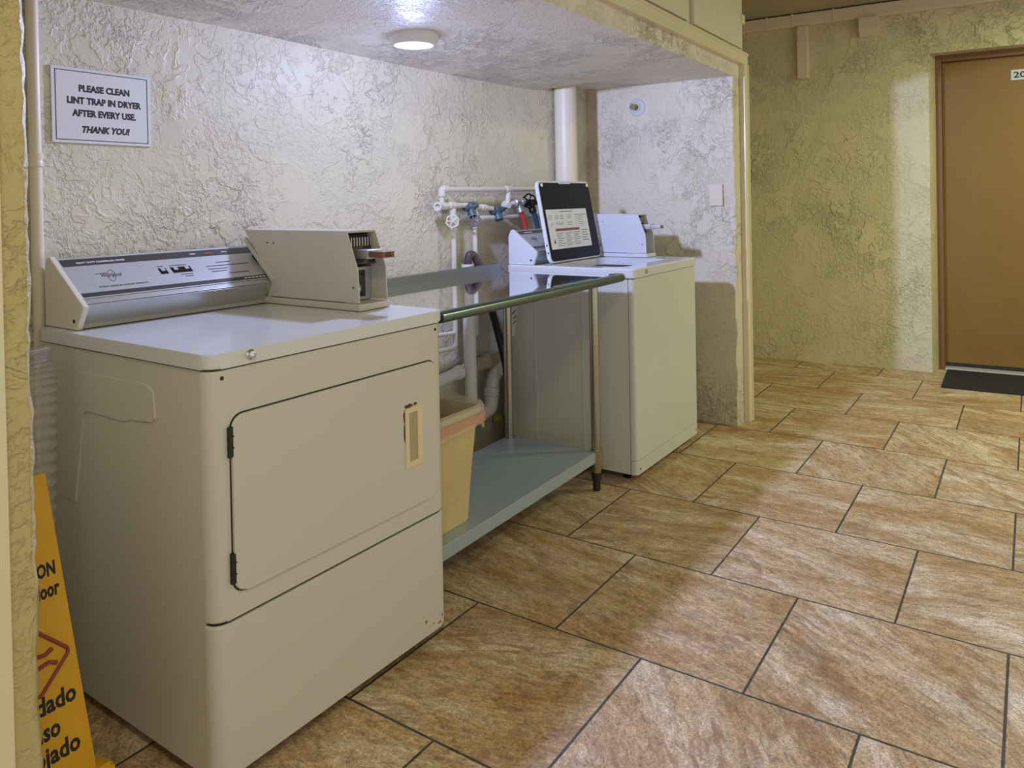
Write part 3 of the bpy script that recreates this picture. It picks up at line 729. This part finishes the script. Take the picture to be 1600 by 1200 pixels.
bm = bmesh.new(); prism(t, [(-.097, 0), (.097, 0), (.050, FH-.005), (-.050, FH-.005)], 'z', -.006, .004, .002); merge(bm, t, mx); link('rear_board', bm, 'yellow', fs)
bm = bmesh.new(); frm = fo+fup*(FH-.004)
cyl(bm, (-.046, frm.y+.008, frm.z-.006), (.046, frm.y+.008, frm.z-.006), .007, 14); link('hinge_pin', bm, 'yellow', fs)
fn = frt.cross(fup)
for s_, sz, yy, xr, st_ in (('CAUTION', .0365, .472, .053, .62), ('Wet Floor', .0400, .431, .056, .60), ('Cuidado', .0480, .217, .069, .80), ('Piso', .0480, .168, .034, .72), ('Mojado', .0480, .122, .068, .80)):
    bm = bmesh.new(); text_bm(bm, s_, sz, fo+fup*yy+frt*xr+fn*.0002, frt, fup, 'RIGHT', .0015, stretch=st_)
    lab(link('lettering', bm, 'ink', fp_), 'black lettering')
bm = bmesh.new()
def fpt(x, y, z=.0012): return fo+frt*x+fup*y+fn*z
dia = fillet([(-.033, .349, 0), (0, .382, 0), (.065, .316, 0), (0, .250, 0), (-.065, .316, 0), (-.030, .352, 0)], .012, 5)
tube(bm, [fpt(p.x, p.y) for p in dia], .0036, 8)
tube(bm, [fpt(-.006, .330), fpt(.018, .326), fpt(.032, .333)], .0042, 8); tube(bm, [fpt(.0, .305), fpt(.024, .310), fpt(.038, .302)], .004, 8); tube(bm, [fpt(-.014, .338), fpt(.0, .305), fpt(-.020, .285)], .005, 8)
lathe(bm, [(0, 0), (.008, .0005), (0, .001)], fpt(-.024, .347), fn, 14)
lab(link('warning_symbol', bm, 'redink', fp_), 'red outlined slipping figure symbol')

# clear ribbed duct standing by the dryer's rear corner
bm = bmesh.new()
pts = spline([(-.088, .575, .006), (-.086, .572, .25), (-.080, .566, .55), (-.075, .560, .80), (-.078, .575, .885)], 10)
N = 150; P2 = []
for i in range(N+1):
    f = i/N*(len(pts)-1); k = min(int(f), len(pts)-2); P2.append(pts[k].lerp(pts[k+1], f-k))
tube(bm, P2, lambda s: .046+.005*math.sin(s*2*math.pi*37), 20)
tag(link('ribbed_duct', bm, 'duct', ang=80), 'clear ribbed plastic duct standing beside the dryer, behind the caution sign', 'duct')

# ------------------------------------------------------------------ things on the walls
# paper notice
po = Vector((.222, YB-.0045, 1.497))
bm = bmesh.new(); frame_box(bm, po, (1, 0, 0), (0, 0, 1), -.139, .139, -.102, .102, -.003, .001)
pn = tag(link('paper_notice', bm, 'paper'), 'white laminated paper notice about cleaning the lint trap on the back wall', 'notice')
bm = bmesh.new()
for (a_, b_, c_, d_) in ((-.130, .130, .0925, .0945), (-.130, .130, -.0945, -.0925), (-.130, -.128, -.0945, .0945), (.128, .130, -.0945, .0945)): frame_box(bm, po, (1, 0, 0), (0, 0, 1), a_, b_, c_, d_, .001, .0014)
lab(link('printed_border', bm, 'ink', pn), 'thin black printed border')
for s_, yy, sh_ in (('PLEASE CLEAN', .040, 0), ('LINT TRAP IN DRYER', .006, 0), ('AFTER EVERY USE.', -.028, 0), ('THANK YOU!', -.072, .25)):
    bm = bmesh.new(); text_bm(bm, s_, .0245, po+Vector((.004, -.0012, yy)), (1, 0, 0), (0, 0, 1), 'CENTER', .0012, sh_, stretch=.90)
    lab(link('lettering', bm, 'ink', pn), 'bold black capitals')
# conduit in the left corner
bm = bmesh.new(); cyl(bm, (.034, .757, .001), (.034, .757, 1.80), .0148, 18)
cdt = tag(link('conduit', bm, 'pipe_paint'), 'thin cream conduit running up the back wall left of the notice', 'pipe')
bm = bmesh.new(); lathe(bm, [(.0155, 0), (.0185, .003), (.0185, .012), (.017, .016), (.017, .020), (.0185, .024), (.0185, .034), (.0155, .037)], (.034, .757, 1.325), n=18); link('coupling', bm, 'pipe_paint', cdt)
# vent pipe
bm = bmesh.new(); cyl(bm, (2.765, .7095, .001), (2.765, .7095, 1.843), .0622, 32)
vp = tag(link('vent_pipe', bm, 'pipe_paint'), 'thick cream pipe rising behind the washer into the alcove ceiling', 'pipe')
# ceiling lamp
lc = Vector((1.160, .428, 1.813))
cl = empty('ceiling_lamp', lc, 0, 'round white puck lamp glowing on the alcove ceiling', 'lamp')
bm = bmesh.new(); lathe(bm, [(.088, .012), (.090, -.002), (.086, -.020), (.074, -.036), (.070, -.037), (.066, -.033), (.066, -.030), (.020, -.020), (.020, .012)], (0, 0, 0), n=48); link('lamp_housing', bm, 'lampbody', cl)
bm = bmesh.new(); lathe(bm, [(.0655, -.0315), (.060, -.0360), (.035, -.0385), (0, -.0395)], (0, 0, 0), n=40); lab(link('diffuser', bm, 'diffuser', cl), 'glowing cool white diffuser')
ll = bpy.data.lights.new('lamp_light', 'POINT'); ll.shadow_soft_size = .04; ll.energy = LAMP_POWER; ll.color = LAMP_COL
ll.use_nodes = True; _nt = ll.node_tree; _em = _nt.nodes['Emission']; _lf = _nt.nodes.new('ShaderNodeLightFalloff')
_lf.inputs['Strength'].default_value = 1.0; _lf.inputs['Smooth'].default_value = 8.0; _nt.links.new(_lf.outputs['Quadratic'], _em.inputs['Strength'])
llo = bpy.data.objects.new('lamp_light', ll); COL.objects.link(llo); llo.parent = cl; llo.location = (0, 0, -.086)
# sprinkler on the right wall
AA = R(-5.558); rn = Vector((-math.cos(AA), -math.sin(AA), 0)); rtan = Vector((math.sin(AA), -math.cos(AA), 0))
def rw(y): return Vector((3.136 + (y-YB)*(3.068-3.136)/(-.133-YB), y, 0))
so = rw(.433)+Vector((0, 0, 1.733))
bm = bmesh.new(); lathe(bm, [(.050, -.004), (.050, .004), (.044, .009), (.032, .010), (.030, .006), (.024, .006), (.022, .012), (0, .012)], so, rn, 32)
sp = tag(link('sprinkler_head', bm, 'plate'), 'fire sprinkler with white ring high on the alcove side wall', 'sprinkler')
bm = bmesh.new(); lathe(bm, [(.012, .010), (.012, .030), (.007, .032), (.007, .055), (0, .055)], so, rn, 18)
lathe(bm, [(.018, .055), (.018, .058), (0, .058)], so, rn, 14)
for s_ in (-1, 1): tube(bm, [so+rn*.026+rtan*.010*s_, so+rn*.042+rtan*.017*s_, so+rn*.056+rtan*.004*s_], .0025, 8)
lab(link('nozzle', bm, 'brass', sp), 'aged brass nozzle')
# blank switch plate
qo = rw(-.028)+Vector((0, 0, 1.225))
bm = bmesh.new(); frame_box(bm, qo, rtan, (0, 0, 1), -.038, .038, -.058, .058, -.003, .006, .002)
bp = tag(link('blank_plate', bm, 'pipe_paint'), 'cream blank cover plate on the alcove side wall above the washer', 'wall plate')
for dz in (-.042, .042):
    bm = bmesh.new(); lathe(bm, [(.004, .005), (.0035, .0075), (0, .0075)], qo+Vector((0, 0, dz)), rn, 12); link('screw', bm, 'pipe_paint', bp)
# corridor: raceway along the top of the far wall, its drop, and a small box
def far_thing(name, pts, z0, z1, mat, label, cat, bev=.006):
    bm = bmesh.new(); far_prism(bm, pts, z0, z1, bev); return tag(link(name, bm, mat), label, cat)
rc = far_thing('raceway', [(-.055, -3.5), (-.055, .76), (-.001, .76), (-.001, -3.5)], 2.438, 2.528, 'pipe_paint', 'cream boxed raceway along the top of the corridor wall', 'raceway', .012)
for yy in (-.02, .16, -.30):
    bm = bmesh.new(); far_prism(bm, [(-.058, yy-.006), (-.058, yy+.006), (-.001, yy+.006), (-.001, yy-.006)], 2.435, 2.531, .003); link('joint_cover', bm, 'pipe_paint', rc)
dp = far_thing('raceway_drop', [(-.052, -.120), (-.052, -.052), (-.001, -.045), (-.001, -.127)], 2.058, 2.437, 'pipe_paint', 'short vertical cream raceway hanging down from the corridor wall raceway', 'raceway', .005)
bm = bmesh.new(); far_prism(bm, [(-.055, -.1222), (-.055, -.0498), (-.001, -.0430), (-.001, -.1290)], 2.325, 2.333, .001); link('joint_cover', bm, 'pipe_paint', dp)
bm = bmesh.new(); t = bmesh.new()
prism(t, [(-.085, 2.436), (-.001, 2.436), (-.001, 2.310), (-.020, 2.310), (-.085, 2.345)], 'y', -.592, -.465, .004)
for v in t.verts: x_, y_ = far(v.co.x, v.co.y); v.co.x, v.co.y = x_, y_
merge(bm, t); tag(link('wall_box', bm, 'pipe_paint'), 'small beige sloped-bottom box tucked under the raceway left of the door', 'box')
# door mat
bm = bmesh.new(); prism(bm, [(5.020, -.965), (4.480, -.967), (4.505, -1.90), (5.045, -1.90)], 'z', .0005, .012, .004)
tag(link('door_mat', bm, 'mat'), 'black rubber mat on the tiles before the brown door', 'mat')
# cupboard above the alcove
uc = empty('wall_cupboard', (1.3, .3, 1.996), 0, 'cream painted built-in cupboard above the alcove opening', 'cupboard')
def ucb(name, bm, mat, parent=None):
    bmesh.ops.translate(bm, verts=bm.verts, vec=(-1.3, -.3, -1.996)); return link(name, bm, mat, parent or uc)
bm = bmesh.new(); box(bm, -.62, 3.236, -.133, YB-.002, 1.9965, CEIL-.001, .002); ucb('carcass', bm, 'cabinet')
for (a_, b_) in ((-.55, .42), (.50, 1.40), (1.48, 2.355), (2.435, 3.165)):
    bm = bmesh.new(); box(bm, a_, b_, -.155, -.1335, 2.002, CEIL-.04, .004); d_ = ucb('cupboard_door', bm, 'cabinet')
    if a_ > 2:
        bm = bmesh.new(); box(bm, 3.135, 3.185, -.166, -.135, 2.135, 2.185, .006); ucb('latch', bm, 'trim', d_)

# ------------------------------------------------------------------ plumbing
PY = .722
pw = empty('supply_piping', (2.0, PY, 1.2), 0, 'white painted water supply piping on the back wall between table and washer', 'pipes')
pc = Vector((2.0, PY, 1.2))
def plm(name, bm, mat, parent=None):
    bmesh.ops.translate(bm, verts=bm.verts, vec=-pc); return link(name, bm, mat, parent or pw)
def fit(bm, a, d, L=.034, r=.0165):
    a = Vector(a); d = Vector(d).normalized(); lathe(bm, [(r*.85, 0), (r, .003), (r, L-.003), (r*.85, L)], a-d*L/2, d, 18)
r_ = .0112
bm = bmesh.new()
tube(bm, fillet([(1.672, PY, 1.198), (1.672, PY, 1.270), (2.60, PY, 1.274)], .02), r_, 14)
fit(bm, (1.672, PY, 1.255), (0, 0, 1)); fit(bm, (1.690, PY, 1.270), (1, 0, 0))
plm('upper_run', bm, 'pipe_white')
bm = bmesh.new(); cyl(bm, (2.197, PY, 1.268), (2.190, PY, 1.197), r_*1.15, 14); fit(bm, (2.197, PY, 1.272), (1, 0, 0), .05)
lathe(bm, [(.026, 0), (.026, .006), (.014, .010), (.014, .03), (0, .03)], (2.185, PY+.012, 1.192), (-.3, -1, 0), 20)
cyl(bm, (2.190, PY, 1.197), (2.235, PY-.012, 1.205), r_, 14)
plm('branch', bm, 'pipe_white')
bm = bmesh.new(); cyl(bm, (1.650, PY, 1.198), (1.86, PY, 1.199), r_, 14); fit(bm, (1.675, PY, 1.198), (1, 0, 0), .05); fit(bm, (1.742, PY, 1.199), (1, 0, 0), .045)
lathe(bm, [(.018, 0), (.020, .006), (.020, .022), (.011, .022), (.011, .012), (0, .012)], (1.655, PY, 1.197), (-1, -.25, 0), 20)
plm('left_stub', bm, 'pipe_white')
bm = bmesh.new(); cyl(bm, (1.90, PY, 1.192), (2.05, PY-.004, 1.180), r_, 14); fit(bm, (1.985, PY, 1.186), (1, 0, -.08), .05, .0155); plm('valve_link', bm, 'pipe_white')
bm = bmesh.new(); tube(bm, fillet([(1.742, PY, 1.199), (1.751, PY, 1.131), (1.748, PY, .565), (1.60, PY, .572)], .025), r_, 14)
fit(bm, (1.751, PY, 1.133), (0, 0, 1), .05, .018); fit(bm, (1.7455, PY, 1.17), (0, 0, 1), .03); fit(bm, (1.750, PY, 1.09), (0, 0, 1), .03, .014)
cyl(bm, (1.751, PY, 1.131), (1.715, PY-.022, 1.130), r_, 12); plm('left_riser', bm, 'pipe_white')
bm = bmesh.new(); tube(bm, [(1.905, PY, 1.186), (1.911, PY, 1.138), (1.907, PY, .60)], r_, 14)
fit(bm, (1.911, PY, 1.138), (0, 0, 1), .055, .019); fit(bm, (1.908, PY, 1.165), (0, 0, 1), .03, .015); cyl(bm, (1.911, PY, 1.138), (1.875, PY-.022, 1.131), r_, 12)
plm('right_riser', bm, 'pipe_white')
bm = bmesh.new(); cyl(bm, (1.911, PY, 1.138), (2.60, PY, 1.134), r_, 14); plm('lower_run', bm, 'pipe_white')
bm = bmesh.new(); cyl(bm, (1.60, PY, .642), (1.752, PY, .632), r_*.9, 12); plm('low_stub', bm, 'pipe_white')
def handwheel(name, c, d, mat, rad=.026, parent=None):
    bm = bmesh.new(); d = Vector(d).normalized(); c = Vector(c); e1 = d.orthogonal().normalized(); e2 = d.cross(e1)
    ring = [c+(e1*math.cos(a)+e2*math.sin(a))*rad*(1+.06*math.cos(a*6)) for a in [2*math.pi*i/36 for i in range(37)]]
    tube(bm, ring, .0042, 8, caps=False)
    for i in range(5):
        a = 2*math.pi*i/5; tube(bm, [c+d*.004, c+(e1*math.cos(a)+e2*math.sin(a))*rad], .0032, 6)
    lathe(bm, [(.0075, -.004), (.0075, .007), (.004, .010), (0, .010)], c, d, 12); cyl(bm, c-d*.030, c, .006, 10)
    return plm(name, bm, mat, parent)
lab(handwheel('handwheel', (1.705, PY-.030, 1.130), (-.8, -.6, 0), 'pipe_white'), 'white painted tap wheel')
lab(handwheel('handwheel', (1.862, PY-.032, 1.130), (-.75, -.65, 0), 'greyink'), 'grey tap wheel')
def blue_valve(x, z):
    bm = bmesh.new(); c = Vector((x, PY-.002, z))
    lathe(bm, [(.015, -.036), (.019, -.030), (.019, -.012), (.022, -.008), (.022, .012), (.018, .016), (.018, .030), (.012, .034), (.012, .048), (0, .050)], c, (1, -.15, .12), 18)
    lathe(bm, [(.016, 0), (.016, .022), (.021, .026), (.021, .050), (.015, .050), (.013, .034), (0, .034)], c, (-.10, -.45, -1), 18)
    v = lab(plm('bib_valve', bm, 'bluevalve'), 'blue painted valve')
    bm = bmesh.new(); lathe(bm, [(.013, -.003), (.013, .0), (0, .0)], c+Vector((-.10, -.45, -1)).normalized()*.038, (-.10, -.45, -1), 14); plm('spout', bm, 'black', v)
    return v
blue_valve(1.872, 1.192); v2 = blue_valve(2.085, 1.170)
bm = bmesh.new(); lathe(bm, [(.010, .045), (.010, .058), (.004, .060), (.004, .075), (0, .075)], (2.085, PY-.002, 1.170), (1, -.15, .12), 12); plm('stem', bm, 'mech', v2)
bm = bmesh.new(); c = Vector((2.262, PY-.016, 1.206)); lathe(bm, [(.016, -.034), (.021, -.030), (.021, -.014), (.016, -.010), (.016, .012), (.020, .016), (.020, .030), (.010, .034), (.010, .055), (0, .055)], c, (1, -.12, .03), 18)
lathe(bm, [(.013, 0), (.013, .024), (.019, .028), (.019, .052), (0, .052)], c, (.02, -.25, -1), 18); lab(plm('hose_valve', bm, 'zinc'), 'bare metal hose valve')
lab(handwheel('handwheel', (2.325, PY-.040, 1.212), (-.65, -.75, 0), 'black', .034), 'black tap wheel')
bm = bmesh.new(); c = Vector((2.382, PY-.014, 1.204)); lathe(bm, [(.014, -.052), (.018, -.040), (.018, -.010), (.014, .0), (.018, .012), (.018, .03), (.012, .034), (.012, .10), (0, .10)], c, (1, -.05, 0), 18)
lathe(bm, [(.013, 0), (.013, .022), (.020, .026), (.020, .052), (0, .052)], c, (.02, -.25, -1), 18); lab(plm('hose_valve', bm, 'mech'), 'dark metal hose valve')
bm = bmesh.new(); tube(bm, spline([(2.263, PY-.030, 1.158), (2.292, PY-.032, 1.100), (2.302, PY-.034, 1.02), (2.300, PY-.034, .90), (2.300, PY-.034, .62)], 8), .0125, 14)
tag(link('inlet_hose', bm, 'redhose'), 'red rubber inlet hose hanging behind the washer console', 'hose')
bm = bmesh.new(); tube(bm, spline([(2.384, PY-.028, 1.156), (2.405, PY-.032, 1.105), (2.420, PY-.034, 1.02), (2.420, PY-.034, .90), (2.420, PY-.034, .62)], 8), .0125, 14)
tag(link('inlet_hose', bm, 'bluehose'), 'dark blue rubber inlet hose hanging behind the washer console', 'hose')
# drain standpipe and waste pipes
SY = .695; sc_ = Vector((1.825, SY, .3))
dr = empty('drain_piping', sc_, 0, 'white drain standpipe and waste pipes low on the wall behind the table', 'pipes')
def drn(name, bm, mat, parent=None):
    bmesh.ops.translate(bm, verts=bm.verts, vec=-sc_); return link(name, bm, mat, parent or dr)
bm = bmesh.new(); lathe(bm, [(.0285, 0), (.0285, .625), (.024, .625), (.024, .55), (0, .55)], (1.822, SY, .310), (-.012, 0, 1), n=26); lathe(bm, [(.028, -.045), (.035, -.04), (.035, .0), (.037, .003), (.037, .010), (.0285, .012)], (1.824, SY, .310), n=26); drn('standpipe', bm, 'pvc')
bm = bmesh.new(); tube(bm, fillet([(1.40, .730, .430), (1.63, .730, .438), (1.755, .728, .449), (1.83, .735, .452)], .05), .026, 18); lathe(bm, [(.030, 0), (.032, .004), (.032, .03), (.028, .034)], (1.755, .729, .449), (1, 0, .04), 20); drn('waste_arm', bm, 'pvc')
bm = bmesh.new(); tube(bm, fillet([(1.83, .735, .452), (2.00, .730, .458), (2.14, .725, .462)], .04), .030, 20); lathe(bm, [(.030, 0), (.035, .004), (.035, .045), (.030, .05)], (1.985, .730, .458), (1, 0, .03), 22); lathe(bm, [(.0315, 0), (.037, .003), (.037, .010), (.0315, .012)], (1.988, .730, .458), (1, 0, .03), 22); lab(drn('waste_arm', bm, 'pvc_old'), 'discoloured waste pipe')
bm = bmesh.new(); tube(bm, fillet([(2.11, .700, .425), (2.005, .698, .405), (1.984, .696, .310), (1.976, .695, .248), (1.86, .690, .236)], .085, 9), .032, 20)
lathe(bm, [(.032, 0), (.037, .003), (.037, .012), (.034, .016), (.037, .020), (.037, .040), (.032, .043)], (1.983, .696, .304), (.05, 0, 1), 24); drn('trap', bm, 'pvc')
# drain hose of the washer
bm = bmesh.new(); tube(bm, spline([(1.818, SY, .905), (1.816, SY, .945), (1.826, SY-.004, .975), (1.850, SY-.01, .968), (1.872, SY-.02, .925), (1.885, SY-.03, .880), (1.905, SY-.035, .80)], 8), .0185, 16)
dh = tag(link('drain_hose', bm, 'brownhose'), 'washer drain hose hooked from the standpipe down behind the table', 'hose')
bm = bmesh.new(); tube(bm, spline([(1.905, SY-.035, .80), (1.945, SY-.04, .70), (1.985, SY-.04, .60), (1.998, SY-.07, .45), (1.985, SY-.09, .30), (1.985, SY-.09, .12), (1.99, SY-.08, .02)], 8), .0165, 16); lab(link('lower_hose', bm, 'hose', dh), 'black lower length of hose')
# power cord, pouch, debris
bm = bmesh.new(); tube(bm, spline([(1.985, SY-.062, .60), (2.000, SY-.066, .50), (1.975, SY-.115, .38), (1.962, SY-.125, .20), (1.965, SY-.12, .012)], 8), .0045, 8)
tag(link('power_cord', bm, 'hose'), 'thin black cord hanging in front of the drain hose', 'cord')
bm = bmesh.new(); random.seed(5)
N = 9; g_ = [[None]*N for _ in range(N)]
front = []; 
for sgn in (-1, 1):
    g_ = []
    for i in range(N):
        row = []
        for j in range(N):
            u, v = i/(N-1)-.5, j/(N-1)-.5; e = max(0, 1-(2*abs(u))**2)*max(0, 1-(2*abs(v))**2)
            row.append(bm.verts.new((2.015+u*.07+v*.02, .590+sgn*.010*e+random.uniform(-.002, .002)*(e > 0), .668+v*.16)))
        g_.append(row)
    for i in range(N-1):
        for j in range(N-1):
            f = bm.faces.new([g_[i][j], g_[i+1][j], g_[i+1][j+1], g_[i][j+1]])
po_ = tag(link('plastic_pouch', bm, 'pouch', ang=80), 'crumpled clear plastic pouch with print wedged behind the rear table leg', 'pouch')
bm = bmesh.new()
for (x_, z_, L) in ((2.010, .700, .03), (2.018, .676, .024), (2.012, .652, .028)): frame_box(bm, (x_, .579, z_), (1, 0, .5), (-.5, 0, 1), -L/2, L/2, -.003, .003, -.0005, .0005)
lab(link('pouch_print', bm, 'redink', po_), 'orange-red printed marks')
bm = bmesh.new(); random.seed(9)
bmesh.ops.create_icosphere(bm, subdivisions=3, radius=.03)
for v in bm.verts: v.co = Vector((v.co.x*1.3, v.co.y*.7, max(v.co.z*.75, -.018)))*(1+random.uniform(-.16, .16))
o = link('foam_lump', bm, 'rag', ang=80); o.location = (2.125, .757, .156)
tag(o, 'lump of yellow foam stuck low on the wall beside the drain trap', 'foam')
